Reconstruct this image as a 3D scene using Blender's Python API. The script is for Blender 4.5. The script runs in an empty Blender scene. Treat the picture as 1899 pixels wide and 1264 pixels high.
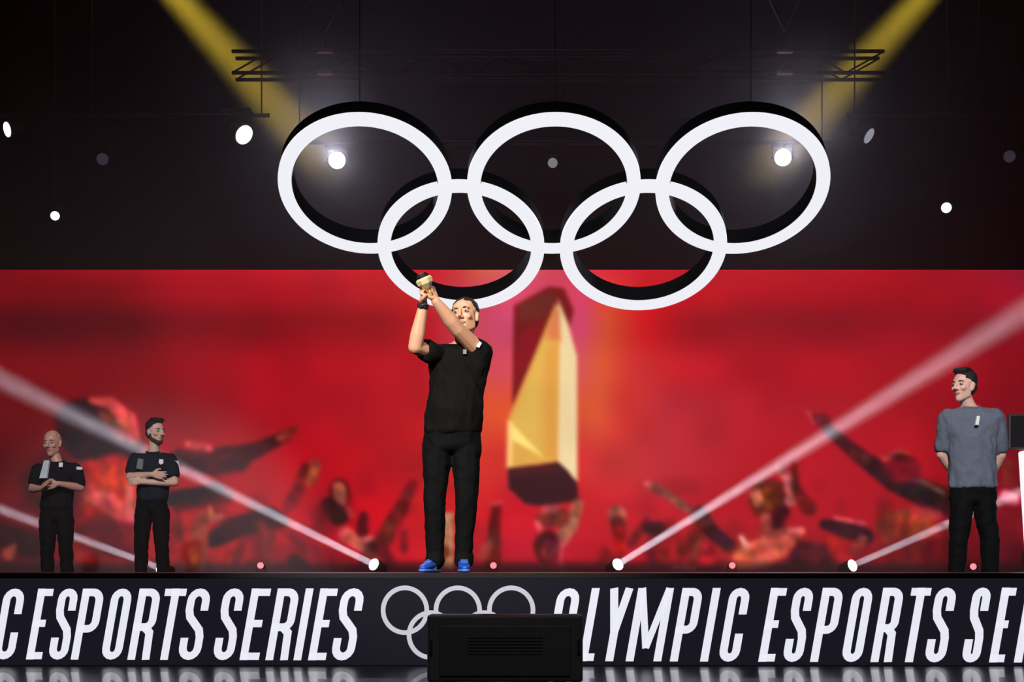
import bpy, bmesh, math, random
import numpy as np
from mathutils import Vector, Matrix, Euler, noise

random.seed(4)
SC = bpy.context.scene
COL = SC.collection

# ------------------------------------------------------------------ camera, world, light, exposure
F = 2860.0            # focal length in pixels of the 1899 x 1264 frame
CX, HY = 949.5, 1054.0  # principal column, horizon row
EYE = 0.579           # eye height above the arena floor
STAGE = 0.553         # front stage top
DECK = 0.379          # rear deck, one step lower

def P(px, py, Y):
    """direction of a pixel taken to the distance Y (metres) of the thing it shows"""
    return Vector(((px - CX) / F * Y, Y, EYE + (HY - py) / F * Y))

cam_d = bpy.data.cameras.new('camera')
cam_d.sensor_width = 36.0
cam_d.lens = 36.0 * F / 1899.0
cam_d.shift_y = (HY - 632.0) / 1899.0
cam_d.clip_end = 200
cam = bpy.data.objects.new('camera', cam_d)
COL.objects.link(cam)
cam.location = (0, 0, EYE)
cam.rotation_euler = (math.pi / 2, 0, 0)
SC.camera = cam

W = bpy.data.worlds.new('dark_hall')
SC.world = W
W.use_nodes = True
W.node_tree.nodes['Background'].inputs[0].default_value = (0.02, 0.02, 0.03, 1)
W.node_tree.nodes['Background'].inputs[1].default_value = 0.10

vs = SC.view_settings
vs.view_transform = 'Standard'
vs.look = 'None'
vs.exposure = 0.0
vs.gamma = 1.0
vs.use_curve_mapping = False
SC.cycles.volume_bounces = 0
SC.cycles.max_bounces = 5
SC.cycles.diffuse_bounces = 2
SC.cycles.glossy_bounces = 3
SC.cycles.volume_step_rate = 1.0

def spot(name, loc, target, power, angle, color=(1, 1, 1), radius=0.05, blend=0.3):
    d = bpy.data.lights.new(name, 'SPOT')
    d.energy = power
    d.color = color
    d.spot_size = math.radians(angle)
    d.spot_blend = blend
    d.shadow_soft_size = radius
    o = bpy.data.objects.new(name, d)
    COL.objects.link(o)
    o.location = loc
    o.rotation_euler = (Vector(target) - Vector(loc)).to_track_quat('-Z', 'Y').to_euler()
    return o

def beam(name, loc, target, power, size, spread, color):
    """collimated lamp: a small disc that shines within a narrow spread"""
    d = bpy.data.lights.new(name, 'AREA')
    d.shape = 'DISK'
    d.size = size
    d.spread = math.radians(spread)
    d.energy = power
    d.color = color
    o = bpy.data.objects.new(name, d)
    COL.objects.link(o)
    o.location = loc
    o.rotation_euler = (Vector(target) - Vector(loc)).to_track_quat('-Z', 'Y').to_euler()
    return o

# unseen dim blue fill, added under the roof to tint the haze
spot('haze_fill', (0, 17.0, 10.7), (0, 19.0, 0), 90, 130, (0.42, 0.55, 1.0), 0.3, 0.8)
# unseen dim fill, added behind the camera to lift the black monitor
spot('monitor_fill', (0, -3.0, 10.5), (0, 7.0, 0.3), 1000, 60, (1.0, 0.97, 0.95), 0.4, 0.8)
# front-of-house follow spots hung over the audience
spot('follow_spot', (-4.5, -1.5, 7.5), P(835, 800, 10.0), 11500, 16, (1.0, 0.95, 0.88), 0.15, 0.6)
spot('follow_spot', (3.0, -2.0, 8.0), P(870, 760, 10.0), 3000, 16, (1.0, 0.93, 0.88), 0.15, 0.6)
spot('front_wash', (1.0, -1.0, 8.0), P(1800, 850, 12.5), 9500, 13, (0.9, 0.95, 1.0), 0.2, 0.6)
spot('front_wash', (-2.0, -1.0, 8.0), P(200, 880, 16.3), 8500, 14, (0.95, 0.95, 1.0), 0.2, 0.6)

# ------------------------------------------------------------------ helpers
def lin(c):
    return tuple(((v / 255) / 12.92 if v / 255 <= 0.04045 else ((v / 255 + 0.055) / 1.055) ** 2.4) for v in c)

MATS = {}
def mat(name, rgb, rough=0.6, metal=0.0, var=0.15, scale=12.0, bump=0.0, bscale=40.0, emit=None, estr=0.0, coat=0.0):
    """procedural surface: base colour varied by noise, optional fine relief"""
    if name in MATS:
        return MATS[name]
    m = bpy.data.materials.new(name)
    m.use_nodes = True
    nt = m.node_tree
    b = nt.nodes['Principled BSDF']
    c = lin(rgb)
    tc = nt.nodes.new('ShaderNodeTexCoord')
    nz = nt.nodes.new('ShaderNodeTexNoise')
    nz.inputs['Scale'].default_value = scale
    nz.inputs['Detail'].default_value = 4
    nt.links.new(tc.outputs['Object'], nz.inputs['Vector'])
    mx = nt.nodes.new('ShaderNodeMix')
    mx.data_type = 'RGBA'
    mx.inputs['A'].default_value = (*[v * (1 - var) for v in c], 1)
    mx.inputs['B'].default_value = (*[min(1, v * (1 + var)) for v in c], 1)
    nt.links.new(nz.outputs['Fac'], mx.inputs['Factor'])
    nt.links.new(mx.outputs['Result'], b.inputs['Base Color'])
    b.inputs['Roughness'].default_value = rough
    b.inputs['Metallic'].default_value = metal
    if rough >= 0.8:
        b.inputs['Specular IOR Level'].default_value = 0.12   # matt cloth and paint
    b.inputs['Coat Weight'].default_value = coat
    if emit is not None:
        b.inputs['Emission Color'].default_value = (*lin(emit), 1)
        b.inputs['Emission Strength'].default_value = estr
    if bump:
        n2 = nt.nodes.new('ShaderNodeTexNoise')
        n2.inputs['Scale'].default_value = bscale
        n2.inputs['Detail'].default_value = 3
        nt.links.new(tc.outputs['Object'], n2.inputs['Vector'])
        bp = nt.nodes.new('ShaderNodeBump')
        bp.inputs['Strength'].default_value = bump
        bp.inputs['Distance'].default_value = 0.02
        nt.links.new(n2.outputs['Fac'], bp.inputs['Height'])
        nt.links.new(bp.outputs['Normal'], b.inputs['Normal'])
    MATS[name] = m
    return m

def obj(name, me, material=None, parent=None, smooth=False):
    if isinstance(me, bmesh.types.BMesh):
        bm = me
        me = bpy.data.meshes.new(name)
        bmesh.ops.recalc_face_normals(bm, faces=bm.faces)
        bm.to_mesh(me)
        bm.free()
    o = bpy.data.objects.new(name, me)
    COL.objects.link(o)
    if material is not None and not me.materials:
        me.materials.append(material)
    if smooth:
        me.polygons.foreach_set('use_smooth', [True] * len(me.polygons))
    if parent is not None:
        me.transform(Matrix.Translation(-base_of(parent)))
        o.parent = parent
    return o

def base_of(o):
    v = Vector((0, 0, 0))
    while o is not None:
        v += o.location
        o = o.parent
    return v

def tag(o, label=None, cat=None, group=None, kind=None):
    if label: o['label'] = label
    if cat: o['category'] = cat
    if group: o['group'] = group
    if kind: o['kind'] = kind
    return o

def empty(name, loc, label, cat, group=None):
    o = bpy.data.objects.new(name, None)
    o.empty_display_size = 0.1
    COL.objects.link(o)
    o.location = loc
    return tag(o, label, cat, group)

def box(bm, lo, hi, bevel=0.0, M=None):
    lo, hi = Vector(lo), Vector(hi)
    r = bmesh.ops.create_cube(bm, size=1)
    vs_ = r['verts']
    c, s = (lo + hi) / 2, hi - lo
    for v in vs_:
        v.co = Vector((v.co.x * s.x, v.co.y * s.y, v.co.z * s.z)) + c
        if M is not None:
            v.co = M @ v.co
    if bevel:
        es = {e for v in vs_ for e in v.link_edges}
        bmesh.ops.bevel(bm, geom=list(es), offset=bevel, segments=2, affect='EDGES', profile=0.5)
    return bm

def boxo(name, lo, hi, m, parent=None, bevel=0.0, M=None):
    return obj(name, box(bmesh.new(), lo, hi, bevel, M), m, parent)

def tube(bm, a, b, r, r2=None, seg=10, caps=True):
    a, b = Vector(a), Vector(b)
    r2 = r if r2 is None else r2
    d = (b - a)
    L = d.length
    M = Matrix.Translation((a + b) / 2) @ d.to_track_quat('Z', 'Y').to_matrix().to_4x4()
    bmesh.ops.create_cone(bm, cap_ends=caps, segments=seg, radius1=r, radius2=r2, depth=L, matrix=M)
    return bm

def tubeo(name, a, b, r, m, parent=None, r2=None, seg=10):
    return obj(name, tube(bmesh.new(), a, b, r, r2, seg), m, parent, smooth=False)

def lathe(bm, prof, M=None, seg=20):
    """profile of (radius, height) turned around local Z"""
    rings = []
    for r, z in prof:
        row = []
        for k in range(seg):
            a = 2 * math.pi * k / seg
            v = Vector((r * math.cos(a), r * math.sin(a), z))
            row.append(bm.verts.new(M @ v if M is not None else v))
        rings.append(row)
    for a, b in zip(rings, rings[1:]):
        for k in range(seg):
            bm.faces.new((a[k], a[(k + 1) % seg], b[(k + 1) % seg], b[k]))
    for row in (rings[0], rings[-1]):
        bm.faces.new(row)
    return bm

# ------------------------------------------------------------------ materials
M_BLACK = mat('black_paint', (14, 14, 16), 0.6)
M_DRAPE = mat('black_drape', (7, 7, 8), 0.95, bump=0.3, bscale=6)
M_STEEL = mat('dark_steel', (70, 70, 75), 0.35, 0.9)
M_ALU = mat('bright_aluminium', (190, 190, 195), 0.3, 0.9)
M_DECK = mat('black_stage_floor', (16, 16, 18), 0.35, var=0.3, scale=5)
M_LEDBLACK = mat('dark_led_face', (8, 8, 11), 0.5, var=0.2, scale=60, emit=(26, 25, 34), estr=0.9)
M_LETTER = mat('lit_white_led', (40, 40, 44), 0.5, emit=(232, 232, 244), estr=1.0)
M_RINGWHITE = mat('lit_white_ring_face', (60, 60, 60), 0.5, emit=(243, 243, 250), estr=0.98)
M_RINGSIDE = mat('black_ring_side', (12, 14, 14), 0.85)

M_LEDBLACK.node_tree.nodes['Principled BSDF'].inputs['Specular IOR Level'].default_value = 0.05

# ------------------------------------------------------------------ the setting
fl = boxo('floor', (-13, -6, -0.2), (13, 36, 0), mat('polished_black_floor', (22, 22, 30), 0.24, var=0.25, scale=3, coat=0.3))
tag(fl, kind='structure')
tag(boxo('wall_back', (-13, 35.7, 0), (13, 36, 11), M_DRAPE), kind='structure')
tag(boxo('wall_left', (-13.3, -6, 0), (-13, 36, 11), M_DRAPE), kind='structure')
tag(boxo('wall_right', (13, -6, 0), (13.3, 36, 11), M_DRAPE), kind='structure')
tag(boxo('ceiling', (-13, -6, 11), (13, 36, 11.2), M_DRAPE), kind='structure')

# rear deck and front stage
rd = empty('rear_stage_deck', (0, 11.5, 0), 'low black rear deck behind the lettered front stage', 'stage')
boxo('deck_top', (-10, 11.5, DECK - 0.05), (10, 21.5, DECK), M_DECK, rd)
boxo('deck_base', (-9.9, 11.55, 0), (9.9, 21.45, DECK - 0.05), M_BLACK, rd)
fs = empty('front_stage', (0, 9.25, 0), 'black front stage carrying the lettered screen band', 'stage')
boxo('stage_top', (-8, 9.2, STAGE - 0.03), (8, 11.5, STAGE), M_DECK, fs)
boxo('stage_base', (-7.95, 9.26, 0), (7.95, 11.48, STAGE - 0.03), M_BLACK, fs)

# ------------------------------------------------------------------ lettered screen band on the stage front
FY = 9.2
fb = empty('led_band', (0, FY, 0), 'long black screen band with white esports lettering along the stage front', 'screen')
boxo('panel', (-7.9, FY + 0.0, 0.004), (7.9, FY + 0.055, STAGE - 0.032), M_LEDBLACK, fb)

def strip(bm, pts, t, closed=False, ends=None):
    """flat band of width t along a 2D centre line"""
    n = len(pts)
    pts = [Vector(p) for p in pts]
    L, R = [], []
    for i in range(n):
        if closed:
            a, b = pts[(i - 1) % n], pts[(i + 1) % n]
            tan = (b - a).normalized(); k = 1.0
        else:
            t0 = (pts[i] - pts[i - 1]).normalized() if i > 0 else None
            t1 = (pts[i + 1] - pts[i]).normalized() if i < n - 1 else None
            if t0 is None: tan, k = t1, 1.0
            elif t1 is None: tan, k = t0, 1.0
            else:
                tan = (t0 + t1).normalized()
                k = 1.0 / max(0.5, tan.dot(t1))
        nrm = Vector((-tan.y, tan.x)) * (t / 2) * k
        L.append(bm.verts.new((*(pts[i] + nrm), 0)))
        R.append(bm.verts.new((*(pts[i] - nrm), 0)))
    for i in range(n if closed else n - 1):
        j = (i + 1) % n
        bm.faces.new((L[i], L[j], R[j], R[i]))

def arc(cx, cy, rx, ry, a0, a1, n=8):
    return [(cx + rx * math.cos(math.radians(a0 + (a1 - a0) * k / n)), cy + ry * math.sin(math.radians(a0 + (a1 - a0) * k / n))) for k in range(n + 1)]

def glyph(ch, w, h, t):
    """condensed bold capitals from centre-line strokes; units are pixels at the band's distance"""
    bm = bmesh.new()
    u = t / 2
    rx = (w - t) / 2
    cx = w / 2
    ry = min(rx * 1.15, h * 0.2)
    tb = t * 0.95
    def S(pts, tt=t, closed=False): strip(bm, pts, tt, closed)
    if ch == 'E':
        S([(u, 0), (u, h)]); S([(0, u), (w, u)], tb); S([(0, h - u), (w, h - u)], tb); S([(0, h * 0.51), (w * 0.85, h * 0.51)], tb)
    elif ch == 'I':
        S([(u, 0), (u, h)])
    elif ch == 'L':
        S([(u, 0), (u, h)]); S([(0, u), (w, u)], tb)
    elif ch == 'T':
        S([(cx, 0), (cx, h)]); S([(0, h - u), (w, h - u)], tb)
    elif ch == 'O':
        S(arc(cx, h - u - ry, rx, ry, 0, 180) + arc(cx, u + ry, rx, ry, 180, 360), t, True)
    elif ch == 'C':
        S([(w - u, h * 0.64)] + arc(cx, h - u - ry, rx, ry, 0, 180) + arc(cx, u + ry, rx, ry, 180, 360) + [(w - u, h * 0.38)])
    elif ch == 'P':
        S([(u, 0), (u, h)])
        hb = h * 0.46
        S([(0, h - u), (cx, h - u)] + arc(cx, h - u - ry, rx, ry, 90, 0)[1:] + arc(cx, hb + ry - u + u * 0.5, rx, ry, 0, -90) + [(0, hb - u + u * 0.5)])
    elif ch == 'R':
        S([(u, 0), (u, h)])
        hb = h * 0.50
        S([(0, h - u), (cx, h - u)] + arc(cx, h - u - ry, rx, ry, 90, 0)[1:] + arc(cx, hb + ry - u, rx, ry * 0.9, 0, -90) + [(0, hb - u + ry * 0.1)])
        S([(cx, hb - u * 0.6), (w - u - t * 0.12, hb - u * 2.2), (w - u, 0)])
    elif ch == 'S':
        S([(w - u, h * 0.69), (w - u, h - u - ry)] + arc(cx, h - u - ry, rx, ry, 0, 180)[1:]
          + [(u, h * 0.70), (u + rx * 0.25, h * 0.60), (cx, h * 0.51), (w - u - rx * 0.25, h * 0.42), (w - u, h * 0.32)]
          + arc(cx, u + ry, rx, ry, 0, -180) + [(u, h * 0.31)])
    elif ch == 'Y':
        S([(cx, 0), (cx, h * 0.46)]); S([(u, h), (cx, h * 0.40)]); S([(w - u, h), (cx, h * 0.40)])
    elif ch == 'M':
        S([(u, 0), (u, h)]); S([(w - u, 0), (w - u, h)])
        S([(u * 1.1, h), (cx, h * 0.18)], t * 0.85); S([(w - u * 1.1, h), (cx, h * 0.18)], t * 0.85)
    return bm

SHEAR = 0.175
def letter(ch, x0, x1):
    """x0 bottom-left, x1 top-right of the slanted letter in the photo"""
    h = 131 + 8 * max(0, min(1, x0 / 1899))
    base = 1222 + 6 * max(0, min(1.2, x0 / 1899))
    w = (x1 - x0) - SHEAR * h
    t = 14.0 + 1.2 * max(0, min(1, x0 / 1899))
    if ch == 'I': w = t
    bm = glyph(ch, w, h, t)
    for v in bm.verts:
        x, y = v.co.x + SHEAR * v.co.y, v.co.y
        v.co = P(x0 + x, base - y, FY - 0.004)
    o = obj('letter', bm, M_LETTER, fb)
    return o

LEFT = [('C', -14, 48), ('E', 48, 100), ('S', 88, 147), ('P', 131, 195), ('O', 186, 247), ('R', 236, 300), ('T', 284, 347), ('S', 328, 393),
        ('S', 393, 455), ('E', 444, 503), ('R', 492, 557), ('I', 544, 577), ('E', 571, 627), ('S', 612, 678)]
RIGHT = [('O', 1012, 1078), ('L', 1074, 1124), ('Y', 1108, 1175), ('M', 1160, 1250), ('P', 1242, 1305), ('I', 1298, 1338), ('C', 1331, 1393),
         ('E', 1406, 1460), ('S', 1450, 1511), ('P', 1502, 1566), ('O', 1559, 1621), ('R', 1614, 1678), ('T', 1667, 1728), ('S', 1713, 1776),
         ('S', 1782, 1840), ('E', 1834, 1886), ('R', 1880, 1944), ('I', 1934, 1970), ('E', 1962, 2016), ('S', 2008, 2070)]
FARLEFT = [('I', -46, -9), ('P', -102, -38), ('M', -186, -96), ('Y', -236, -170), ('L', -270, -220), ('O', -324, -260)]
for ch, a, b in FARLEFT + LEFT + RIGHT:
    letter(ch, a, b)
# small ring emblem between the two lines
for k, (px, py) in enumerate([(751, 1131), (849, 1131), (948, 1131), (799, 1177), (898, 1177)]):
    bm = bmesh.new()
    strip(bm, arc(0, 0, 40.5, 41.5, 0, 360, 48)[:-1], 8.6, True)
    for v in bm.verts:
        v.co = P(px + v.co.x, py + v.co.y, FY - 0.004 - 0.0004 * k)
    obj('emblem_ring', bm, mat('lit_grey_emblem', (40, 40, 44), 0.5, emit=(196, 192, 202), estr=1.0), fb)

# ------------------------------------------------------------------ the picture on the big screen
SY = 20.0
STEP = 4.0
gx = np.arange(-360, 2261, STEP)
gy = np.arange(500, 1077, STEP)
XX, YY = np.meshgrid(gx, gy)
IMG = np.zeros(XX.shape + (3,))

def interp_rows(ctrl):
    """ctrl: {y: [(x, rgb), ...]} -> smooth two-way colour ramp"""
    ys = sorted(ctrl)
    rows = []
    for y in ys:
        xs = [p[0] for p in ctrl[y]]
        rows.append(np.stack([np.interp(gx, xs, [p[1][c] for p in ctrl[y]]) for c in range(3)], -1))
    rows = np.array(rows)
    out = np.zeros_like(IMG)
    for i, y in enumerate(gy):
        k = int(np.clip(np.searchsorted(ys, y) - 1, 0, len(ys) - 2))
        f = np.clip((y - ys[k]) / (ys[k + 1] - ys[k]), 0, 1)
        f = f * f * (3 - 2 * f)
        out[i] = rows[k] * (1 - f) + rows[k + 1] * f
    return out

IMG = interp_rows({
    500: [(-360, (120, 10, 30)), (0, (135, 12, 32)), (120, (150, 16, 36)), (330, (176, 18, 40)), (600, (196, 34, 48)), (800, (205, 40, 55)), (900, (205, 110, 90)), (960, (222, 110, 125)), (1080, (215, 70, 90)), (1200, (205, 40, 55)), (1400, (180, 28, 40)), (1700, (172, 26, 42)), (1899, (150, 40, 62)), (2260, (120, 20, 40))],
    540: [(-360, (100, 5, 20)), (0, (128, 10, 26)), (200, (128, 12, 22)), (330, (164, 14, 36)), (600, (178, 24, 40)), (750, (195, 45, 45)), (900, (214, 90, 110)), (960, (216, 88, 120)), (1090, (214, 80, 110)), (1120, (220, 80, 60)), (1200, (200, 36, 42)), (1400, (188, 22, 42)), (1700, (168, 24, 40)), (1899, (160, 30, 55)), (2260, (120, 10, 30))],
    600: [(-360, (70, 4, 16)), (0, (88, 8, 20)), (250, (94, 10, 24)), (330, (124, 12, 28)), (500, (140, 18, 30)), (700, (152, 26, 34)), (780, (186, 32, 42)), (880, (210, 90, 110)), (940, (212, 92, 130)), (1080, (204, 84, 118)), (1130, (214, 96, 60)), (1200, (206, 30, 42)), (1300, (160, 28, 40)), (1500, (146, 26, 42)), (1700, (150, 22, 42)), (1899, (152, 30, 52)), (2260, (100, 8, 28))],
    680: [(-360, (90, 5, 18)), (0, (124, 8, 26)), (250, (130, 10, 28)), (330, (158, 10, 32)), (500, (172, 18, 38)), (780, (184, 32, 44)), (880, (216, 100, 100)), (940, (214, 90, 110)), (1080, (210, 100, 100)), (1120, (220, 104, 66)), (1170, (212, 70, 66)), (1260, (196, 42, 54)), (1400, (178, 32, 48)), (1600, (176, 28, 44)), (1780, (166, 24, 42)), (1899, (140, 16, 36)), (2260, (90, 5, 22))],
    760: [(-360, (84, 2, 12)), (0, (108, 4, 18)), (120, (120, 5, 20)), (300, (132, 8, 28)), (450, (168, 14, 38)), (640, (182, 28, 44)), (780, (186, 34, 46)), (880, (222, 98, 62)), (940, (224, 100, 60)), (1080, (214, 100, 66)), (1110, (218, 104, 66)), (1160, (205, 66, 62)), (1240, (190, 58, 70)), (1400, (182, 44, 58)), (1560, (180, 36, 52)), (1700, (172, 20, 40)), (1899, (132, 10, 32)), (2260, (90, 4, 20))],
    860: [(-360, (70, 2, 10)), (0, (84, 5, 18)), (200, (150, 16, 30)), (350, (168, 14, 36)), (520, (186, 10, 36)), (640, (192, 20, 40)), (780, (180, 36, 44)), (880, (214, 70, 56)), (940, (206, 60, 60)), (1080, (206, 62, 62)), (1160, (198, 66, 68)), (1240, (190, 58, 70)), (1400, (184, 40, 54)), (1600, (182, 26, 46)), (1720, (180, 20, 40)), (1899, (120, 10, 32)), (2260, (80, 4, 20))],
    950: [(-360, (80, 2, 14)), (0, (104, 8, 24)), (150, (128, 14, 30)), (330, (176, 18, 40)), (520, (186, 14, 40)), (700, (204, 20, 44)), (780, (196, 40, 50)), (880, (208, 44, 54)), (960, (206, 30, 54)), (1090, (202, 44, 56)), (1200, (200, 44, 60)), (1400, (186, 36, 52)), (1600, (178, 24, 44)), (1720, (160, 24, 40)), (1899, (120, 10, 34)), (2260, (80, 4, 20))],
    1030: [(-360, (70, 2, 14)), (0, (90, 6, 22)), (150, (120, 16, 28)), (330, (176, 30, 36)), (520, (170, 16, 38)), (700, (186, 30, 52)), (780, (200, 40, 52)), (880, (180, 36, 52)), (960, (190, 36, 62)), (1090, (196, 34, 58)), (1200, (186, 34, 50)), (1400, (160, 44, 50)), (1600, (146, 24, 44)), (1720, (120, 20, 36)), (1899, (100, 10, 30)), (2260, (70, 4, 18))],
    1060: [(-360, (40, 2, 10)), (400, (80, 10, 24)), (900, (110, 20, 36)), (1400, (90, 16, 30)), (2260, (40, 2, 12))],
})

def sstep(d, soft):
    x = np.clip(0.5 - d / (1.4 * soft), 0, 1)
    return x * x * (3 - 2 * x)

FIG = np.zeros(XX.shape)
def blend(a, rgb, alpha=1.0):
    global IMG, FIG
    FIG = np.maximum(FIG, a * alpha)
    a = (a * alpha)[..., None]
    IMG = IMG * (1 - a) + np.array(rgb, float) * a

def seg_d(ax, ay, bx, by):
    dx, dy = bx - ax, by - ay
    t = np.clip(((XX - ax) * dx + (YY - ay) * dy) / (dx * dx + dy * dy + 1e-9), 0, 1)
    return np.hypot(XX - ax - t * dx, YY - ay - t * dy), t

def poly(pts, rgb, soft=4, alpha=1.0):
    d = np.full(XX.shape, 1e9)
    ins = np.zeros(XX.shape, bool)
    for (ax, ay), (bx, by) in zip(pts, pts[1:] + pts[:1]):
        d = np.minimum(d, seg_d(ax, ay, bx, by)[0])
        if ay != by:
            c = ((ay > YY) != (by > YY)) & (XX < (bx - ax) * (YY - ay) / (by - ay) + ax)
            ins ^= c
    blend(sstep(np.where(ins, -d, d), soft), rgb, alpha)

def ell(cx, cy, rx, ry, rot, rgb, soft=5, alpha=1.0):
    c, s = math.cos(math.radians(rot)), math.sin(math.radians(rot))
    u = (XX - cx) * c + (YY - cy) * s
    v = -(XX - cx) * s + (YY - cy) * c
    q = np.hypot(u / rx, v / ry)
    blend(sstep((q - 1) * min(rx, ry), soft), rgb, alpha)

def limb(pts, rgb, soft=5, alpha=1.0):
    """pts: (x, y, halfwidth)"""
    m = np.zeros(XX.shape)
    for (ax, ay, aw), (bx, by, bw) in zip(pts, pts[1:]):
        d, t = seg_d(ax, ay, bx, by)
        m = np.maximum(m, sstep(d - (aw + (bw - aw) * t), soft))
    blend(m, rgb, alpha)

# --- shard
poly([(953, 566), (1018, 531), (1046, 534), (1064, 576), (1056, 604), (1034, 566), (950, 752)], (128, 36, 36), 5)
poly([(962, 566), (1018, 540), (1034, 560), (1000, 590), (966, 596)], (112, 60, 48), 9, 0.8)
poly([(960, 620), (1000, 600), (990, 650), (956, 700)], (150, 24, 50), 9, 0.7)
poly([(1036, 556), (1052, 596), (1070, 660), (1071, 894), (1034, 856), (1028, 620)], (233, 218, 172), 4)
poly([(1030, 562), (942, 778), (940, 868), (1034, 856), (1038, 640), (1036, 575)], (222, 178, 92), 4)
poly([(1032, 566), (1008, 628), (1040, 632), (1038, 580)], (218, 128, 92), 9, 0.8)
poly([(1016, 620), (950, 780), (1000, 850), (1000, 700)], (222, 196, 104), 14, 0.6)
poly([(1012, 650), (1034, 640), (1034, 850), (1012, 850)], (220, 166, 84), 8, 0.7)
poly([(944, 782), (944, 812), (1006, 846), (960, 796)], (250, 232, 140), 6)
poly([(941, 780), (952, 782), (950, 866), (940, 868)], (250, 214, 140), 4, 0.9)
poly([(942, 868), (1000, 862), (1034, 856), (1052, 872), (1070, 896), (1073, 928), (1005, 938), (975, 934), (943, 904)], (58, 32, 42), 4)
poly([(946, 870), (1030, 860), (1036, 872), (950, 884)], (84, 40, 40), 5, 0.8)
FIG[:] = 0
# hands and heads under the shard
limb([(1072, 934, 10), (1058, 975, 14), (1040, 1000, 14)], (176, 108, 84), 6)
limb([(1010, 960, 16), (1040, 960, 18)], (124, 52, 46), 8)
poly([(1006, 936), (1040, 936), (1034, 950), (1002, 952)], (178, 96, 96), 6, 0.8)
limb([(996, 968, 5), (1004, 985, 6)], (220, 120, 120), 5, 0.7)
ell(1014, 1014, 24, 32, 0, (84, 24, 32), 7)
ell(1018, 1020, 14, 20, 0, (126, 44, 56), 8)
limb([(1042, 1000, 5), (1040, 1060, 4)], (190, 80, 90), 5, 0.7)
# arm to the left of the shard
limb([(921, 940, 9), (916, 985, 12), (914, 1050, 15)], (112, 26, 30), 7)
ell(916, 1006, 12, 14, 0, (92, 44, 36), 7, 0.8)
limb([(930, 930, 5), (912, 934, 5)], (180, 76, 60), 5, 0.7)
# pale banner between the centre man's legs
poly([(823, 950), (841, 950), (841, 1056), (820, 1056)], (206, 158, 122), 4)
ell(826, 1024, 8, 12, 0, (130, 70, 20), 6)
# --- arms and figures, left half
ell(184, 806, 84, 62, 28, (30, 14, 24), 10)
ell(150, 776, 48, 26, 10, (52, 36, 48), 12, 0.8)  # grey tint painted where the white beam passes over the head
limb([(170, 742, 6), (205, 748, 12), (238, 778, 16), (250, 812, 12)], (204, 84, 82), 8)
limb([(190, 768, 8), (226, 800, 18)], (176, 96, 74), 12, 0.7)
poly([(120, 860), (230, 840), (260, 880), (250, 950), (150, 960), (130, 910)], (168, 30, 26), 14)
poly([(150, 880), (240, 860), (246, 900), (170, 930)], (196, 62, 30), 14, 0.8)
limb([(150, 912, 14), (200, 930, 20), (232, 960, 16)], (202, 84, 78), 12)
limb([(240, 905, 8), (244, 960, 12)], (200, 96, 92), 8)
poly([(130, 950), (250, 970), (240, 1040), (130, 1030)], (110, 8, 26), 16)
ell(100, 900, 60, 60, 0, (40, 6, 16), 30, 0.7)
limb([(0, 990, 24), (60, 1010, 26)], (20, 14, 16), 14, 0.7)
limb([(120, 1040, 10), (180, 1030, 12), (225, 1048, 8)], (150, 40, 28), 10, 0.8)
limb([(330, 850, 14), (400, 856, 26), (440, 850, 24)], (66, 12, 26), 10)
limb([(440, 846, 18), (480, 832, 14), (530, 808, 9)], (64, 14, 22), 7)
limb([(520, 812, 8), (540, 800, 8), (548, 795, 5)], (146, 60, 44), 6)
limb([(350, 824, 8), (385, 832, 10)], (206, 92, 84), 7)
limb([(330, 838, 6), (410, 846, 5)], (100, 8, 24), 5)
limb([(318, 924, 14), (360, 920, 16), (402, 908, 12)], (26, 22, 22), 7)
limb([(330, 940, 10), (420, 920, 12)], (60, 6, 20), 8, 0.7)
limb([(396, 1000, 16), (430, 980, 20), (500, 960, 20), (520, 966, 14)], (44, 20, 28), 8)
limb([(376, 960, 12), (366, 1000, 20), (360, 1046, 22)], (152, 74, 46), 10)
limb([(390, 940, 4), (394, 962, 8), (412, 956, 4)], (206, 126, 90), 5)
poly([(310, 970), (350, 950), (350, 1050), (316, 1050)], (176, 34, 30), 12, 0.7)
poly([(400, 1016), (450, 1016), (450, 1052), (390, 1052)], (176, 26, 26), 12)
limb([(584, 862, 12), (574, 886, 14), (560, 900, 8)], (152, 84, 56), 6)
limb([(566, 866, 8), (556, 892, 8)], (88, 16, 22), 6)
limb([(556, 900, 12), (536, 936, 12)], (120, 12, 34), 9)
ell(630, 916, 20, 28, 0, (72, 22, 26), 7)
limb([(628, 904, 12), (632, 930, 11)], (192, 104, 90), 6)
limb([(610, 936, 14), (628, 956, 18)], (50, 28, 26), 8)
limb([(646, 944, 6), (652, 956, 5)], (190, 80, 80), 6)
limb([(596, 950, 14), (560, 1000, 22)], (150, 14, 44), 12, 0.7)
limb([(640, 990, 14), (668, 1008, 14), (690, 1000, 8)], (206, 96, 98), 7)
limb([(580, 1030, 20), (640, 1040, 16)], (130, 20, 36), 10)
limb([(546, 1040, 14), (570, 1056, 10)], (44, 24, 24), 8, 0.8)
limb([(766, 896, 9), (740, 950, 14), (700, 1020, 18)], (118, 30, 34), 8)
limb([(724, 970, 10), (716, 1000, 12)], (84, 38, 34), 8, 0.8)
limb([(690, 1016, 14), (676, 1042, 8)], (50, 20, 26), 7, 0.8)
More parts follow.
